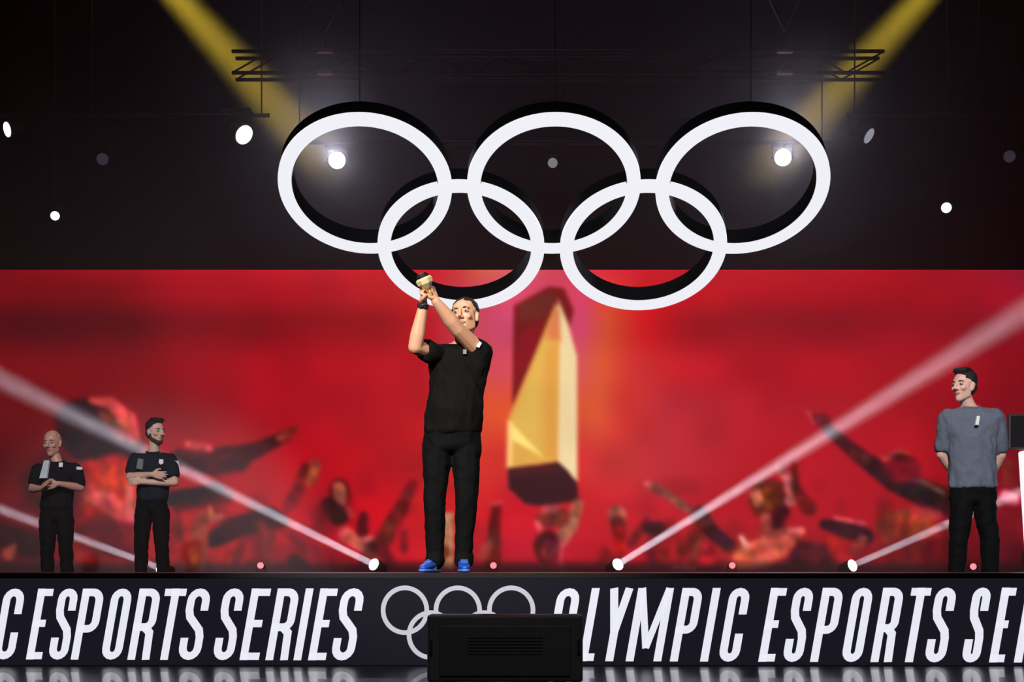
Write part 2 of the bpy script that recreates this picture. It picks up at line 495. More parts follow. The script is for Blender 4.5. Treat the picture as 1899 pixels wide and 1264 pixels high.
# --- right half
ell(1144, 954, 18, 18, 0, (164, 100, 84), 6)
limb([(1146, 970, 14), (1148, 990, 11)], (110, 50, 40), 7)
limb([(1148, 985, 10), (1146, 1030, 9)], (172, 24, 30), 6)
limb([(1206, 902, 8), (1230, 912, 9), (1270, 940, 8), (1300, 956, 8)], (150, 92, 78), 6)
limb([(1222, 900, 6), (1196, 896, 5)], (178, 90, 92), 6)
ell(1214, 980, 22, 14, 0, (60, 34, 42), 7)
poly([(1200, 996), (1240, 1000), (1236, 1056), (1200, 1056)], (110, 26, 44), 10, 0.8)
limb([(1298, 950, 12), (1320, 985, 14), (1350, 1010, 12)], (66, 36, 46), 7)
poly([(1256, 1000), (1300, 990), (1330, 1020), (1326, 1050), (1250, 1050)], (178, 36, 48), 7)
limb([(1250, 1053, 4), (1290, 1054, 4)], (190, 120, 110), 4, 0.7)
ell(1426, 926, 36, 38, 0, (96, 42, 30), 8)
limb([(1402, 916, 12), (1406, 930, 10)], (190, 116, 88), 6)
limb([(1420, 910, 6), (1424, 940, 8)], (150, 70, 30), 6, 0.8)
limb([(1446, 870, 10), (1464, 890, 9), (1466, 930, 10)], (188, 110, 100), 6)
limb([(1472, 860, 5), (1478, 910, 8), (1500, 940, 16)], (110, 30, 30), 7)
limb([(1450, 950, 14), (1436, 970, 16)], (64, 16, 36), 8)
limb([(1420, 960, 10), (1424, 990, 12)], (170, 80, 76), 7)
limb([(1440, 990, 10), (1486, 984, 7)], (220, 124, 120), 5)
poly([(1370, 1012), (1440, 986), (1490, 984), (1470, 1020), (1420, 1056), (1340, 1056)], (198, 98, 80), 9)
limb([(1374, 996, 5), (1384, 1010, 6)], (220, 150, 140), 5)
poly([(1480, 1000), (1530, 1010), (1560, 1056), (1450, 1056)], (80, 24, 38), 12)
poly([(1520, 990), (1600, 1010), (1580, 1050), (1560, 1050)], (180, 36, 38), 12, 0.8)
limb([(1530, 972, 10), (1570, 982, 16), (1606, 994, 14)], (52, 28, 36), 6)
limb([(1548, 960, 4), (1604, 970, 4)], (214, 110, 110), 4, 0.8)
limb([(1524, 780, 10), (1534, 796, 11)], (150, 70, 80), 6)
limb([(1496, 760, 3), (1512, 784, 5)], (200, 80, 80), 4, 0.8)
for a, b in ((1510, 776), (1520, 774), (1530, 774)):
    limb([(a, b - 6, 3), (a + 6, b + 10, 5)], (110, 36, 50), 4)
limb([(1540, 800, 9), (1600, 850, 14), (1660, 890, 22), (1740, 926, 26), (1790, 940, 24)], (62, 24, 34), 7)
limb([(1584, 840, 10), (1606, 852, 9)], (96, 54, 44), 7, 0.8)
limb([(1688, 910, 12), (1730, 920, 14)], (34, 34, 36), 8)
limb([(1680, 888, 4), (1710, 892, 4), (1750, 914, 5)], (150, 110, 110), 5, 0.7)
ell(1672, 866, 34, 28, 20, (120, 16, 40), 7)
limb([(1640, 850, 7), (1668, 838, 6), (1684, 842, 5)], (184, 70, 64), 6)
ell(1672, 848, 16, 7, 0, (90, 10, 20), 5)
poly([(1620, 970), (1680, 940), (1730, 960), (1740, 1000), (1640, 1010)], (160, 72, 44), 12)
ell(1646, 962, 8, 18, 0, (146, 90, 30), 8, 0.8)
limb([(1700, 950, 12), (1736, 954, 10)], (190, 70, 66), 9)
poly([(1640, 1010), (1760, 990), (1760, 1050), (1600, 1050)], (112, 24, 34), 14)
limb([(1866, 920, 12), (1880, 924, 12)], (216, 130, 150), 8)
poly([(1858, 850), (1880, 850), (1880, 900), (1858, 900)], (120, 50, 40), 8, 0.9)
rg = np.random.RandomState(8)
for k in range(46):
    x = rg.uniform(-340, 2240); y = rg.uniform(985, 1050)
    if 900 < x < 1100 or 780 < x < 880: continue
    L, an = rg.uniform(18, 60), rg.uniform(-2.6, -0.5)
    col = [(52, 18, 30), (120, 22, 34), (168, 88, 70), (96, 34, 36), (186, 44, 40)][rg.randint(5)]
    limb([(x, y, rg.uniform(7, 14)), (x + L * math.cos(an), y + L * math.sin(an), rg.uniform(4, 9))], col, 7, rg.uniform(.45, .8))
# printed texture of the figures and a faint mottle over the red
def value_noise(cell, seed):
    rg = np.random.RandomState(seed)
    u, v = (gx - gx[0]) / cell, (gy - gy[0]) / cell
    g = rg.rand(int(v[-1]) + 3, int(u[-1]) + 3)
    iu, iv = u.astype(int), v.astype(int)
    fu, fv = u - iu, v - iv
    fu, fv = fu * fu * (3 - 2 * fu), (fv * fv * (3 - 2 * fv))[:, None]
    a_, b_ = g[np.ix_(iv, iu)] * (1 - fu) + g[np.ix_(iv, iu + 1)] * fu, g[np.ix_(iv + 1, iu)] * (1 - fu) + g[np.ix_(iv + 1, iu + 1)] * fu
    return a_ * (1 - fv) + b_ * fv - 0.5
fig = FIG * np.clip((YY - 730) / 40, 0, 1)
tex = 0.6 * value_noise(15, 1) + 0.4 * value_noise(8, 2)
IMG = IMG * (1 + (0.75 * fig * tex + 0.10 * value_noise(60, 3))[..., None])
for c_, sd in ((0, 11), (1, 12), (2, 13)):
    IMG[..., c_] += fig * 26 * (value_noise(18, sd))
low = np.clip((YY - 850) / 120, 0, 1) * np.clip(value_noise(40, 21) * 2.4 - 0.1, 0, 1) * (1 - np.exp(-((XX - 1000) / 200) ** 2))
IMG = IMG * (1 - 0.55 * low[..., None]) + np.array((70, 16, 28.0)) * (0.55 * low[..., None])
# whole picture darkened, green and blue cut, to offset the haze's lift
IMG = 255 * (np.clip(IMG, 0, 255) / 255) ** 1.14
IMG[..., 1:] = np.clip(IMG[..., 1:] - 9, 0, 255)
# thin soft dark foot of the picture
blend(np.clip((YY - 1036) / 22, 0, 1), (20, 8, 14), 0.8)

for _ in range(1):
    pad = np.pad(IMG, ((1, 1), (1, 1), (0, 0)), 'edge')
    tmp = (pad[:-2] + 2 * pad[1:-1] + pad[2:]) / 4
    IMG = (tmp[:, :-2] + 2 * tmp[:, 1:-1] + tmp[:, 2:]) / 4

def srgb2lin(a):
    a = np.clip(a / 255.0, 0, 1)
    return np.where(a <= 0.04045, a / 12.92, ((a + 0.055) / 1.055) ** 2.4)

ny, nx = XX.shape
co = np.stack([(XX - CX) / F * SY, np.full(XX.shape, SY), EYE + (HY - YY) / F * SY], -1).reshape(-1, 3)
idx = np.arange(nx * ny).reshape(ny, nx)
quads = np.stack([idx[:-1, :-1], idx[1:, :-1], idx[1:, 1:], idx[:-1, 1:]], -1).reshape(-1, 4)
me = bpy.data.meshes.new('picture')
me.from_pydata(co.tolist(), [], quads.tolist())
at = me.color_attributes.new('picture', 'FLOAT_COLOR', 'POINT')
at.data.foreach_set('color', np.concatenate([srgb2lin(IMG.reshape(-1, 3)), np.ones((nx * ny, 1))], 1).ravel())
m = bpy.data.materials.new('screen_picture')
m.use_nodes = True
nt = m.node_tree
b = nt.nodes['Principled BSDF']
va = nt.nodes.new('ShaderNodeVertexColor')
va.layer_name = 'picture'
b.inputs['Base Color'].default_value = (0.004, 0.004, 0.004, 1)
b.inputs['Roughness'].default_value = 0.5
nt.links.new(va.outputs['Color'], b.inputs['Emission Color'])
b.inputs['Emission Strength'].default_value = 1.13
bs = empty('led_wall', (0, SY, DECK), 'huge red screen wall showing cheering people and a golden shard', 'screen')
obj('picture', me, m, bs)
x0, x1 = (-360 - CX) / F * SY, (2260 - CX) / F * SY
zt = EYE + (HY - 500) / F * SY
boxo('screen_cabinet', (x0, SY + 0.01, DECK), (x1, SY + 0.18, zt), M_BLACK, bs)
for k in range(9):
    x = x0 + 0.4 + (x1 - x0 - 0.8) * k / 8
    boxo('support_post', (x - 0.04, SY + 0.18, DECK), (x + 0.04, SY + 0.5, zt - 0.3), M_STEEL, bs)

# ------------------------------------------------------------------ hanging ring sculpture
TH = math.radians(53)
UP = Vector((0, -math.sin(TH), math.cos(TH)))     # up along the sculpture's tilted plane
BACK = Vector((0, math.cos(TH), math.sin(TH)))
top0 = P(1027, 347, 13.2)
RO, BAND, DEPTH = 0.743, 0.116, 0.18
rs = empty('ring_sculpture', top0 + UP * -0.35, 'five big interlocked glowing white rings hung tilted above the stage', 'sculpture')
def ring_mesh(c, r0, r1, d0, d1, seg=96):
    bm = bmesh.new()
    rows = []
    for r, d in ((r0, d0), (r1, d0), (r1, d1), (r0, d1)):
        rows.append([bm.verts.new(c + Vector((1, 0, 0)) * (r * math.cos(2 * math.pi * k / seg)) + UP * (r * math.sin(2 * math.pi * k / seg)) + BACK * d) for k in range(seg)])
    for a in range(4):
        A, B = rows[a], rows[(a + 1) % 4]
        for k in range(seg):
            bm.faces.new((A[k], A[(k + 1) % seg], B[(k + 1) % seg], B[k]))
    return bm
for k, (u, s) in enumerate([(-1.615, 0), (0, 0), (1.615, 0), (-0.812, -0.684), (0.812, -0.684)]):
    c = top0 + Vector((u, 0, 0)) + UP * s
    r = obj('ring', ring_mesh(c, RO - BAND - 0.003, RO - 0.004, 0.012 + 0.002 * k, DEPTH), M_RINGSIDE, rs)
    f_ = obj('lit_face', ring_mesh(c, RO - BAND, RO, -0.001 * k, 0.034), M_RINGWHITE, r)
    obj('inner_rim', ring_mesh(c, RO - BAND - 0.006, RO - BAND - 0.001, 0.006, DEPTH), M_RINGSIDE, r)
for u in (-1.615, 0, 1.615):
    a = top0 + Vector((u, 0, 0)) + UP * (RO - 0.05) + BACK * 0.15
    tubeo('suspension_cable', a, Vector((a.x, a.y, 10.99)), 0.004, M_BLACK, rs, seg=6)

# ------------------------------------------------------------------ truss with bridles
TY = 17.0
def truss(px0, px1, pyt, pyb, Y, label):
    a, b_ = P(px0, pyt, Y), P(px1, pyb, Y)
    zt_, zb = a.z, b_.z
    t = empty('lighting_truss', ((a.x + b_.x) / 2, Y, zb), label, 'truss')
    w = zt_ - zb
    for z in (zt_, zb):
        for y in (Y, Y + w):
            tubeo('chord', (a.x, y, z), (b_.x, y, z), 0.022, M_BLACK, t, seg=8)
    n = int((b_.x - a.x) / 0.42)
    st = (b_.x - a.x) / n
    proto = None
    for k in range(n):
        x = a.x + k * st
        for y in (Y, Y + w):
            flip = 1 if k % 2 == 0 else -1
            if proto is None:
                proto = tubeo('brace', (x, y, zb), (x + st, y, zt_), 0.011, M_BLACK, None, seg=6)
                proto.data.transform(Matrix.Translation(Vector((-(x + st / 2), -y, -(zb + zt_) / 2))))
                o = proto
            else:
                o = proto.copy(); COL.objects.link(o)
            o.parent = t
            o.location = Vector((x + st / 2, y, (zb + zt_) / 2)) - t.location
            o.scale = (flip, 1, 1)
    return t, zt_, zb
t1, zt1, zb1 = truss(430, 1640, 95, 135, TY, 'dark box truss crossing the hall above the glowing rings')
for px in (603, 1455):
    c = P(px, 95, TY)
    for z in (zt1, zb1):  # bright sleeves added where the chords show a short highlight
        tubeo('highlight_sleeve', (c.x - 0.085, TY - 0.004, z), (c.x + 0.085, TY - 0.004, z), 0.027, M_ALU, t1, seg=10)
    j = P(px, 60, TY)
    tubeo('shackle', (c.x, TY, zt1), j, 0.018, M_STEEL, t1, seg=8)
    for s in (-1, 1):
        e = P(px + s * 75, -100, TY)
        e2 = j + (e - j) * ((10.98 - j.z) / (e.z - j.z))
        tubeo('sling', j, e2, 0.007, M_ALU, t1, seg=6)

# ------------------------------------------------------------------ fixtures
def fixture(name, pos, aim, label, cat, lens_rgb, lens_str, size=0.1, hang=None, group=None, stand=None, hang_y=None):
    """moving-head lamp: base, yoke arms, barrel and glowing lens. pos = lens centre, aim = unit direction"""
    aim = Vector(aim).normalized()
    pos = Vector(pos)
    q = aim.to_track_quat('Z', 'Y').to_matrix().to_4x4()
    L = size * 2.6
    cen = pos - aim * L * 0.5
    zbase = hang if hang is not None else stand
    root = empty(name, (cen.x, cen.y, zbase), label, cat, group)
    up = 1 if hang is not None else -1
    M = Matrix.Translation(pos - aim * L) @ q
    h = obj('lamp_head', lathe(bmesh.new(), [(size * 0.55, 0), (size * 0.95, L * 0.12), (size * 0.95, L * 0.5), (size * 1.05, L * 0.62), (size * 1.1, L * 0.98)], M), M_BLACK, root)
    M2 = Matrix.Translation(pos - aim * L * 0.02) @ q
    lm = mat('lens_%d_%d_%d_%g' % (*lens_rgb, lens_str), (30, 30, 30), 0.2, emit=lens_rgb, estr=lens_str)
    obj('lens', lathe(bmesh.new(), [(size * 0.97, 0), (size * 0.97, L * 0.03), (size * 0.6, L * 0.07)], M2), lm, h)
    # yoke and base
    side = Vector((1, 0, 0))
    top = cen + Vector((0, 0, up * size * 1.75))
    for s in (-1, 1):
        bm = bmesh.new()
        box(bm, cen + side * (s * size * 1.25) + Vector((-size * 0.12, -size * 0.3, min(0, up) * size * 1.8 - size * 0.2)),
            cen + side * (s * size * 1.25) + Vector((size * 0.12, size * 0.3, max(0, up) * size * 1.8 + size * 0.2)), size * 0.06)
        obj('yoke_arm', bm, M_BLACK, root)
    bm = bmesh.new()
    box(bm, top + Vector((-size * 1.5, -size * 0.8, -size * 0.25)), top + Vector((size * 1.5, size * 0.8, size * 0.25)), size * 0.08)
    obj('yoke_base', bm, M_BLACK, root)
    if hang is not None:
        tubeo('clamp_pole', top + Vector((0, 0, size * 0.2)), (top.x, hang_y if hang_y is not None else top.y, hang - 0.028 if hang_y is not None else hang), 0.018, M_BLACK, root, seg=8)
    else:
        bm = bmesh.new()
        box(bm, (cen.x - size * 1.3, cen.y - size, stand), (cen.x + size * 1.3, cen.y + size, max(stand + 0.03, top.z - size * 0.2)), 0.01)
        obj('floor_base', bm, M_BLACK, root)
    return root

def pipe(px0, px1, py, Y, label):
    a, b_ = P(px0, py, Y), P(px1, py, Y)
    t = empty('lighting_pipe', ((a.x + b_.x) / 2, Y, a.z), label, 'pipe')
    tubeo('bar', a, b_, 0.026, M_BLACK, t, seg=10)
    n = max(2, int((b_.x - a.x) / 2.2))
    for k in range(n + 1):
        x = a.x + 0.1 + (b_.x - a.x - 0.2) * k / n
        tubeo('drop_rod', (x, Y, a.z), (x, Y, 10.99), 0.010, M_BLACK, t, seg=6)
    return a.z
PB = 18.2
zp2 = pipe(540, 1540, 264, PB, 'black lamp bar hanging behind the rings, carrying three lamps')
PA = 19.2
zp1 = pipe(-160, 500, 214, PA, 'black lamp bar at upper left carrying two white lamps')
zp1b = pipe(1570, 2060, 214, PA, 'black lamp bar at upper right with one dim lamp')

def aim_to(a, b): return (Vector(b) - Vector(a)).normalized()
EYEPT = Vector((0, 0, EYE))
# the two glaring lamps behind the outer top rings
for px, py, lab, tx in ((625, 297, 'glaring white stage lamp seen through the left top ring', -3.2), (1452, 292, 'glaring white stage lamp seen through the right top ring', 3.2)):
    p = P(px, py, PB)
    a = aim_to(p, P(px + tx * 22, py - 150, 11.0))
    fixture('stage_lamp', p, a, lab, 'stage light', (250, 248, 255), 14.0, 0.10, hang=zp2, hang_y=PB, group='lamps on the middle bar')
    spot('stage_lamp_beam', p + a * 0.12, p + a * 2, 3000, 13, (0.86, 0.80, 1.0), 0.1, 0.9)
    c_ = aim_to(p, EYEPT)
    spot('stage_lamp_glare', p + c_ * 0.12, EYEPT, 290, 70, (0.82, 0.78, 1.0), 0.06, 1.0)
p = P(1025, 302, PB)
fixture('stage_lamp', p, aim_to(p, (0.0, 5.0, 0.5)), 'dim grey stage lamp seen through the middle top ring', 'stage light', (120, 120, 124), 1.0, 0.06, hang=zp2, hang_y=PB, group='lamps on the middle bar')
p = P(13, 240, PA)
fixture('stage_lamp', p, (-0.72, -0.62, -0.28), 'white stage lamp at the far left end of the upper left bar', 'stage light', (240, 240, 244), 2.0, 0.095, hang=zp1, hang_y=PA, group='lamps on the side bars')
p = P(453, 250, PA)
fixture('stage_lamp', p, (0.66, -0.52, -0.54), 'bright white stage lamp beside the left top ring', 'stage light', (250, 250, 244), 3.0, 0.125, hang=zp1, hang_y=PA, group='lamps on the side bars')
p = P(1612, 252, PA)
fixture('stage_lamp', p, aim_to(p, (9.0, 16.2, 2.4)), 'faint stage lamp turned away beside the right top ring', 'stage light', (150, 150, 160), 0.9, 0.10, hang=zp1b, hang_y=PA, group='lamps on the side bars')
for px, py, lab, s, tgt in ((102, 400, 'small low white stage lamp on a drop pole at the left', 0.058, (-1.5, 6, 1)), (1755, 385, 'small low white stage lamp on a drop pole at the right', 0.066, (0, 6, 1.5))):
    p = P(px, py, PA)
    fixture('stage_lamp', p, aim_to(p, tgt), lab, 'stage light', (240, 240, 244), 1.6, s, hang=10.99, group='low lamps on drop poles')

for px, py, lab, hz_ in ((190, 295, 'barely lit stage lamp under the upper left bar, between two white lamps', zp1), (1872, 290, 'barely lit stage lamp under the right end of the upper right bar', zp1b)):
    p = P(px, py, PA)
    fixture('stage_lamp', p, aim_to(p, (0, 8, 0.8)), lab, 'stage light', (46, 44, 54), 1.0, 0.075, hang=hz_, hang_y=PA, group='lamps on the side bars')

# yellow beam lamps above the frame
for px, lab, e in ((95, 'yellow beam lamp high above the left end of the truss', (690, 395)), (1945, 'yellow beam lamp high above the right end of the truss', (1345, 400))):
    p = P(px, -262, 17.6)
    tgt = P(e[0], e[1], 23.9)
    a = aim_to(p, tgt)
    fixture('beam_lamp', p, a, lab, 'stage light', (255, 220, 80), 6.0, 0.12, hang=10.99, group='yellow beam lamps')
    spot('yellow_beam', p + a * 0.12, tgt, 170000, 9.0, (1.0, 0.68, 0.05), 0.10, 1.0)

# floor beam lamps in front of the screen
FLY = 19.3
BEAMS = [(298, 1053, (-200, 870), 'white beam lamp on the deck near the crossed-arms man', 0.7),
         (693, 1046, (330, 866), 'white beam lamp on the deck left of the man with the trophy', 1.0),
         (1146, 1046, (1899, 578), 'white beam lamp on the deck right of the golden shard', 1.0),
         (1581, 1048, (1760, 970), 'white beam lamp on the deck left of the grey-shirted man', 0.8)]
for px, py, (tx, ty), lab, k in BEAMS:
    p = P(px, py, FLY)
    tgt = P(tx, ty, FLY - 0.006 * math.hypot(tx - px, ty - py))
    a = aim_to(p, tgt)
    vis = aim_to(p, p + Vector((a.x, -1.1, a.z)))
    fixture('beam_lamp', p, a, lab, 'stage light', (255, 252, 255), 8.0, 0.078, stand=DECK, group='white beam lamps along the screen')
    beam('white_beam', p + a * 0.02, tgt, 18 * k, 0.085, 2.6, (0.98, 0.86, 1.0))
for px, py, lab in ((483, 1048, 'small pink deck lamp left of the long white beam'), (915, 1048, 'small pink deck lamp just right of the blue shoes'),
                    (1358, 1048, 'small pink deck lamp between the two right beams'), (1805, 1050, 'small pink deck lamp between the legs of the grey-shirted man')):
    p = P(px, py, FLY)
    fixture('deck_lamp', p, (0, -1, 0.12), lab, 'stage light', (255, 130, 140), 1.6, 0.042, stand=DECK, group='pink deck lamps along the screen')

# ------------------------------------------------------------------ black monitor box in front of the stage
MY = 7.6
a, b_ = P(792, 1140, MY), P(1081, 1140, MY)
mo = empty('confidence_monitor', ((a.x + b_.x) / 2, MY + 0.2, 0), 'plain black monitor box standing on the floor before the stage', 'monitor')
M_CASE = mat('black_monitor_case', (64, 64, 66), 0.55, bump=0.15, bscale=200)
boxo('case', (a.x, MY, 0.02), (b_.x, MY + 0.24, a.z), M_CASE, mo, 0.012)
boxo('rear_plate', (a.x + 0.06, MY - 0.012, 0.05), (b_.x - 0.06, MY + 0.005, a.z - 0.05), mat('black_rear_plate', (58, 58, 60), 0.6), mo, 0.005)
for k in range(6):
    boxo('vent_slat', (a.x + 0.2, MY - 0.018, 0.24 - k * 0.016), (b_.x - 0.2, MY - 0.010, 0.247 - k * 0.016), M_CASE, mo)
for x in (a.x + 0.08, b_.x - 0.14):
    boxo('foot', (x, MY + 0.02, 0.0), (x + 0.06, MY + 0.22, 0.02), M_BLACK, mo)
for x in (a.x + 0.012, b_.x - 0.027):
    boxo('side_handle', (x, MY - 0.015, 0.16), (x + 0.015, MY + 0.005, 0.23), M_BLACK, mo, 0.003)

# ------------------------------------------------------------------ white pedestal with a black screen at the right edge
PY = 13.1
pe = empty('display_pedestal', P(1945, 1054, PY) * 1.0 - Vector((0, 0, EYE - DECK)), 'white pedestal on a black plinth at the right edge of the stage', 'pedestal')
pe.location.z = DECK
bm = bmesh.new()
tl, bl, tr, br = P(1902, 834, PY), P(1914, 1022, PY), P(2010, 834, PY), P(1998, 1022, PY)
vv = [bm.verts.new(v) for v in (tl, bl, br, tr)]
v2 = [bm.verts.new(v + Vector((0, 0.20, 0))) for v in (tl, bl, br, tr)]
bm.faces.new(vv); bm.faces.new(v2[::-1])
for k in range(4):
    bm.faces.new((vv[k], v2[k], v2[(k + 1) % 4], vv[(k + 1) % 4]))
bmesh.ops.bevel(bm, geom=list(bm.edges), offset=0.008, segments=2, affect='EDGES')
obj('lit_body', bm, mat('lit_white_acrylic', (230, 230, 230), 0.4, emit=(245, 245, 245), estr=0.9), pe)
boxo('plinth', (bl.x - 0.02, PY - 0.02, DECK), (br.x + 0.02, PY + 0.22, bl.z + 0.002), M_BLACK, pe, 0.006)
mp = empty('black_screen', (P(1945, 834, PY).x, PY + 0.1, tl.z), 'black screen standing on the white pedestal at the right edge', 'screen')
ml, mr = P(1869, 768, PY + 0.1), P(2024, 768, PY + 0.1)
boxo('housing', (ml.x, PY + 0.07, tl.z + 0.012), (mr.x, PY + 0.13, ml.z), mat('charcoal_plastic', (34, 28, 32), 0.5), mp, 0.008)
boxo('display', (ml.x + 0.015, PY + 0.066, tl.z + 0.03), (mr.x - 0.015, PY + 0.071, ml.z - 0.015), mat('dark_display', (24, 18, 22), 0.25), mp)
boxo('screen_foot', (P(1945, 834, PY).x - 0.12, PY + 0.02, tl.z), (P(1945, 834, PY).x + 0.12, PY + 0.18, tl.z + 0.013), M_BLACK, mp, 0.003)

# ------------------------------------------------------------------ people
_bm = bmesh.new()
bmesh.ops.create_icosphere(_bm, subdivisions=2, radius=1.0)
BALL = np.array([v.co[:] for v in _bm.verts])
_bm.free()

class Body:
    """closed convex pieces that are fused into one continuous skin by voxel remeshing"""
    def __init__(self):
        self.V, self.Fc, self.n = [], [], 0
    def hull(self, balls, M=None):
        pts = []
        for c, r in balls:
            r = (r, r, r) if np.isscalar(r) else r
            pts.append(BALL * np.array(r) + np.array(c[:]))
        pts = np.concatenate(pts)
        bm = bmesh.new()
        vs_ = [bm.verts.new(p) for p in pts]
        res = bmesh.ops.convex_hull(bm, input=vs_)
        bad = [g for g in res['geom_interior'] + res['geom_unused'] if isinstance(g, bmesh.types.BMVert)]
        bmesh.ops.delete(bm, geom=list(set(bad)), context='VERTS')
        bmesh.ops.recalc_face_normals(bm, faces=bm.faces)
        bm.verts.index_update()
        for v in bm.verts:
            self.V.append((M @ v.co if M is not None else v.co)[:])
        for f in bm.faces:
            self.Fc.append([v.index + self.n for v in f.verts])
        self.n += len(bm.verts)
        bm.free()
    def ball(self, c, r, M=None): self.hull([(Vector(c), r)], M)
    def limb(self, pts, M=None):
        for (a, ra), (b, rb) in zip(pts, pts[1:]):
            self.hull([(Vector(a), ra), (Vector(b), rb)], M)
    def build(self, name, material, parent, voxel=0.008, smooth=3, fold=0.0, fs=(9, 9, 5)):
        me = bpy.data.meshes.new(name)
        me.from_pydata(self.V, [], self.Fc)
        o = bpy.data.objects.new(name, me)
        COL.objects.link(o)
        md = o.modifiers.new('fuse', 'REMESH')
        md.mode = 'VOXEL'
        md.voxel_size = voxel
        md.use_smooth_shade = True
        if smooth:
            sm = o.modifiers.new('soften', 'SMOOTH')
            sm.factor = 0.5
            sm.iterations = smooth
        dg = bpy.context.evaluated_depsgraph_get()
        new = bpy.data.meshes.new_from_object(o.evaluated_get(dg))
        bpy.data.objects.remove(o)
        bpy.data.meshes.remove(me)
        new.materials.clear()
        if fold:
            nrm = [v.normal.copy() for v in new.vertices]
            for v, n_ in zip(new.vertices, nrm):
                q = Vector((v.co.x * fs[0] + v.co.z * 3, v.co.y * fs[1], v.co.z * fs[2]))
                v.co += n_ * (fold * (1.0 - 2.0 * abs(noise.noise(q))) + fold * 0.5 * noise.noise(q * 2.7))
        return obj(name, new, material, parent, smooth=True)

def head_parts(B, M, s=1.0):
    T = M @ Matrix.Scale(s, 4)
    B.hull([(Vector((0, .012, .035)), (.076, .095, .086))], T)
    B.hull([(Vector((0, -.018, .015)), (.067, .070, .065)), (Vector((0, -.052, -.092)), (.026, .026, .022)), (Vector((-.042, -.005, -.060)), .022), (Vector((.042, -.005, -.060)), .022)], T)
    B.hull([(Vector((0, -.090, .020)), (.009, .010, .012)), (Vector((0, -.110, -.022)), (.011, .011, .009))], T)
    B.hull([(Vector((-.012, -.094, -.027)), (.009, .010, .008)), (Vector((.012, -.094, -.027)), (.009, .010, .008))], T)
    B.hull([(Vector((-.036, -.074, .032)), (.014, .014, .007)), (Vector((.036, -.074, .032)), (.014, .014, .007))], T)
    for k in (-1, 1):
        B.hull([(Vector((k * .078, .012, .012)), (.008, .020, .016)), (Vector((k * .074, .006, -.022)), (.007, .012, .012))], T)
        B.hull([(Vector((k * .038, -.062, -.018)), (.020, .020, .018))], T)

def face_parts(root, M, s, brow_m, lip_m):
    T = M @ Matrix.Scale(s, 4)
    for k in (-1, 1):
        bm = bmesh.new()
        bmesh.ops.create_uvsphere(bm, u_segments=12, v_segments=8, radius=0.0125, matrix=T @ Matrix.Translation((k * .031, -.0755, .010)) @ Matrix.Diagonal((1.15, 1, .75, 1)))
        e = obj('eye', bm, mat('eye_white', (150, 138, 130), 0.4), root, smooth=True)
        bm = bmesh.new()
        bmesh.ops.create_uvsphere(bm, u_segments=10, v_segments=6, radius=0.0058, matrix=T @ Matrix.Translation((k * .031, -.0845, .010)))
        obj('iris', bm, mat('dark_iris', (30, 20, 15), 0.2), e, smooth=True)
        b = Body()
        b.hull([(Vector((k * .017, -.0875, .031)), .0035), (Vector((k * .034, -.0855, .034)), .0036), (Vector((k * .048, -.0735, .030)), .0028)], T)
        b.build('eyebrow', brow_m, root, 0.002, 1)
    b = Body()
    b.hull([(Vector((-.021, -.078, -.053)), .004), (Vector((0, -.087, -.050)), (.012, .005, .005)), (Vector((.021, -.078, -.053)), .004)], T)
    b.hull([(Vector((-.015, -.079, -.058)), .004), (Vector((0, -.086, -.060)), (.011, .005, .005)), (Vector((.015, -.079, -.058)), .004)], T)
    b.build('lips', lip_m, root, 0.0025, 1)

def hand(B, wrist, d, n, t, curl=30.0, s=1.0, thumb_in=0.3):
    """palm, four fingers and a thumb; d along the hand, n out of the palm, t towards the thumb"""
    d = Vector(d).normalized()
    n = (Vector(n) - Vector(n).dot(d) * d).normalized()
    tt = d.cross(n)
    if tt.dot(Vector(t)) < 0: tt = -tt
    w = Vector(wrist)
    B.hull([(w + d * .004 * s, .026 * s), (w + (d * .045 + tt * .020) * s, .017 * s), (w + (d * .045 - tt * .022) * s, .015 * s)])
    B.hull([(w + (d * .035 + tt * .020) * s, .016 * s), (w + (d * .035 - tt * .022) * s, .015 * s), (w + (d * .088 + tt * .031) * s, .0115 * s), (w + (d * .082 - tt * .033) * s, .011 * s)])
    for i, L in enumerate((.074, .083, .077, .060)):
        p = w + (d * (.088 - .003 * abs(i - 1)) + tt * (.031 - .0215 * i)) * s
        ang = 0.0
        fan = tt * (0.10 - 0.07 * i)
        r = (.0098 - .0006 * i) * s
        for q, f in enumerate((.44, .31, .25)):
            ang += math.radians(curl) * (0.8 if q == 0 else 1.0)
            v = (d * math.cos(ang) + n * math.sin(ang) + fan * math.cos(ang)).normalized()
            p2 = p + v * (L * f * s)
            B.hull([(p, r), (p2, r * .93)])
            p, r = p2, r * .93
    p = w + (d * .028 + tt * .026) * s
    v = (d * .65 + tt * .75 + n * thumb_in).normalized()
    p2 = p + v * .042 * s
    B.hull([(w + (d * .02 + tt * .015) * s, .016 * s), (p, .015 * s), (p2, .0115 * s)])
    v = (d * .95 + tt * .25 + n * (thumb_in + .3)).normalized()
    p3 = p2 + v * .034 * s
    B.hull([(p2, .0112 * s), (p3, .0095 * s)])

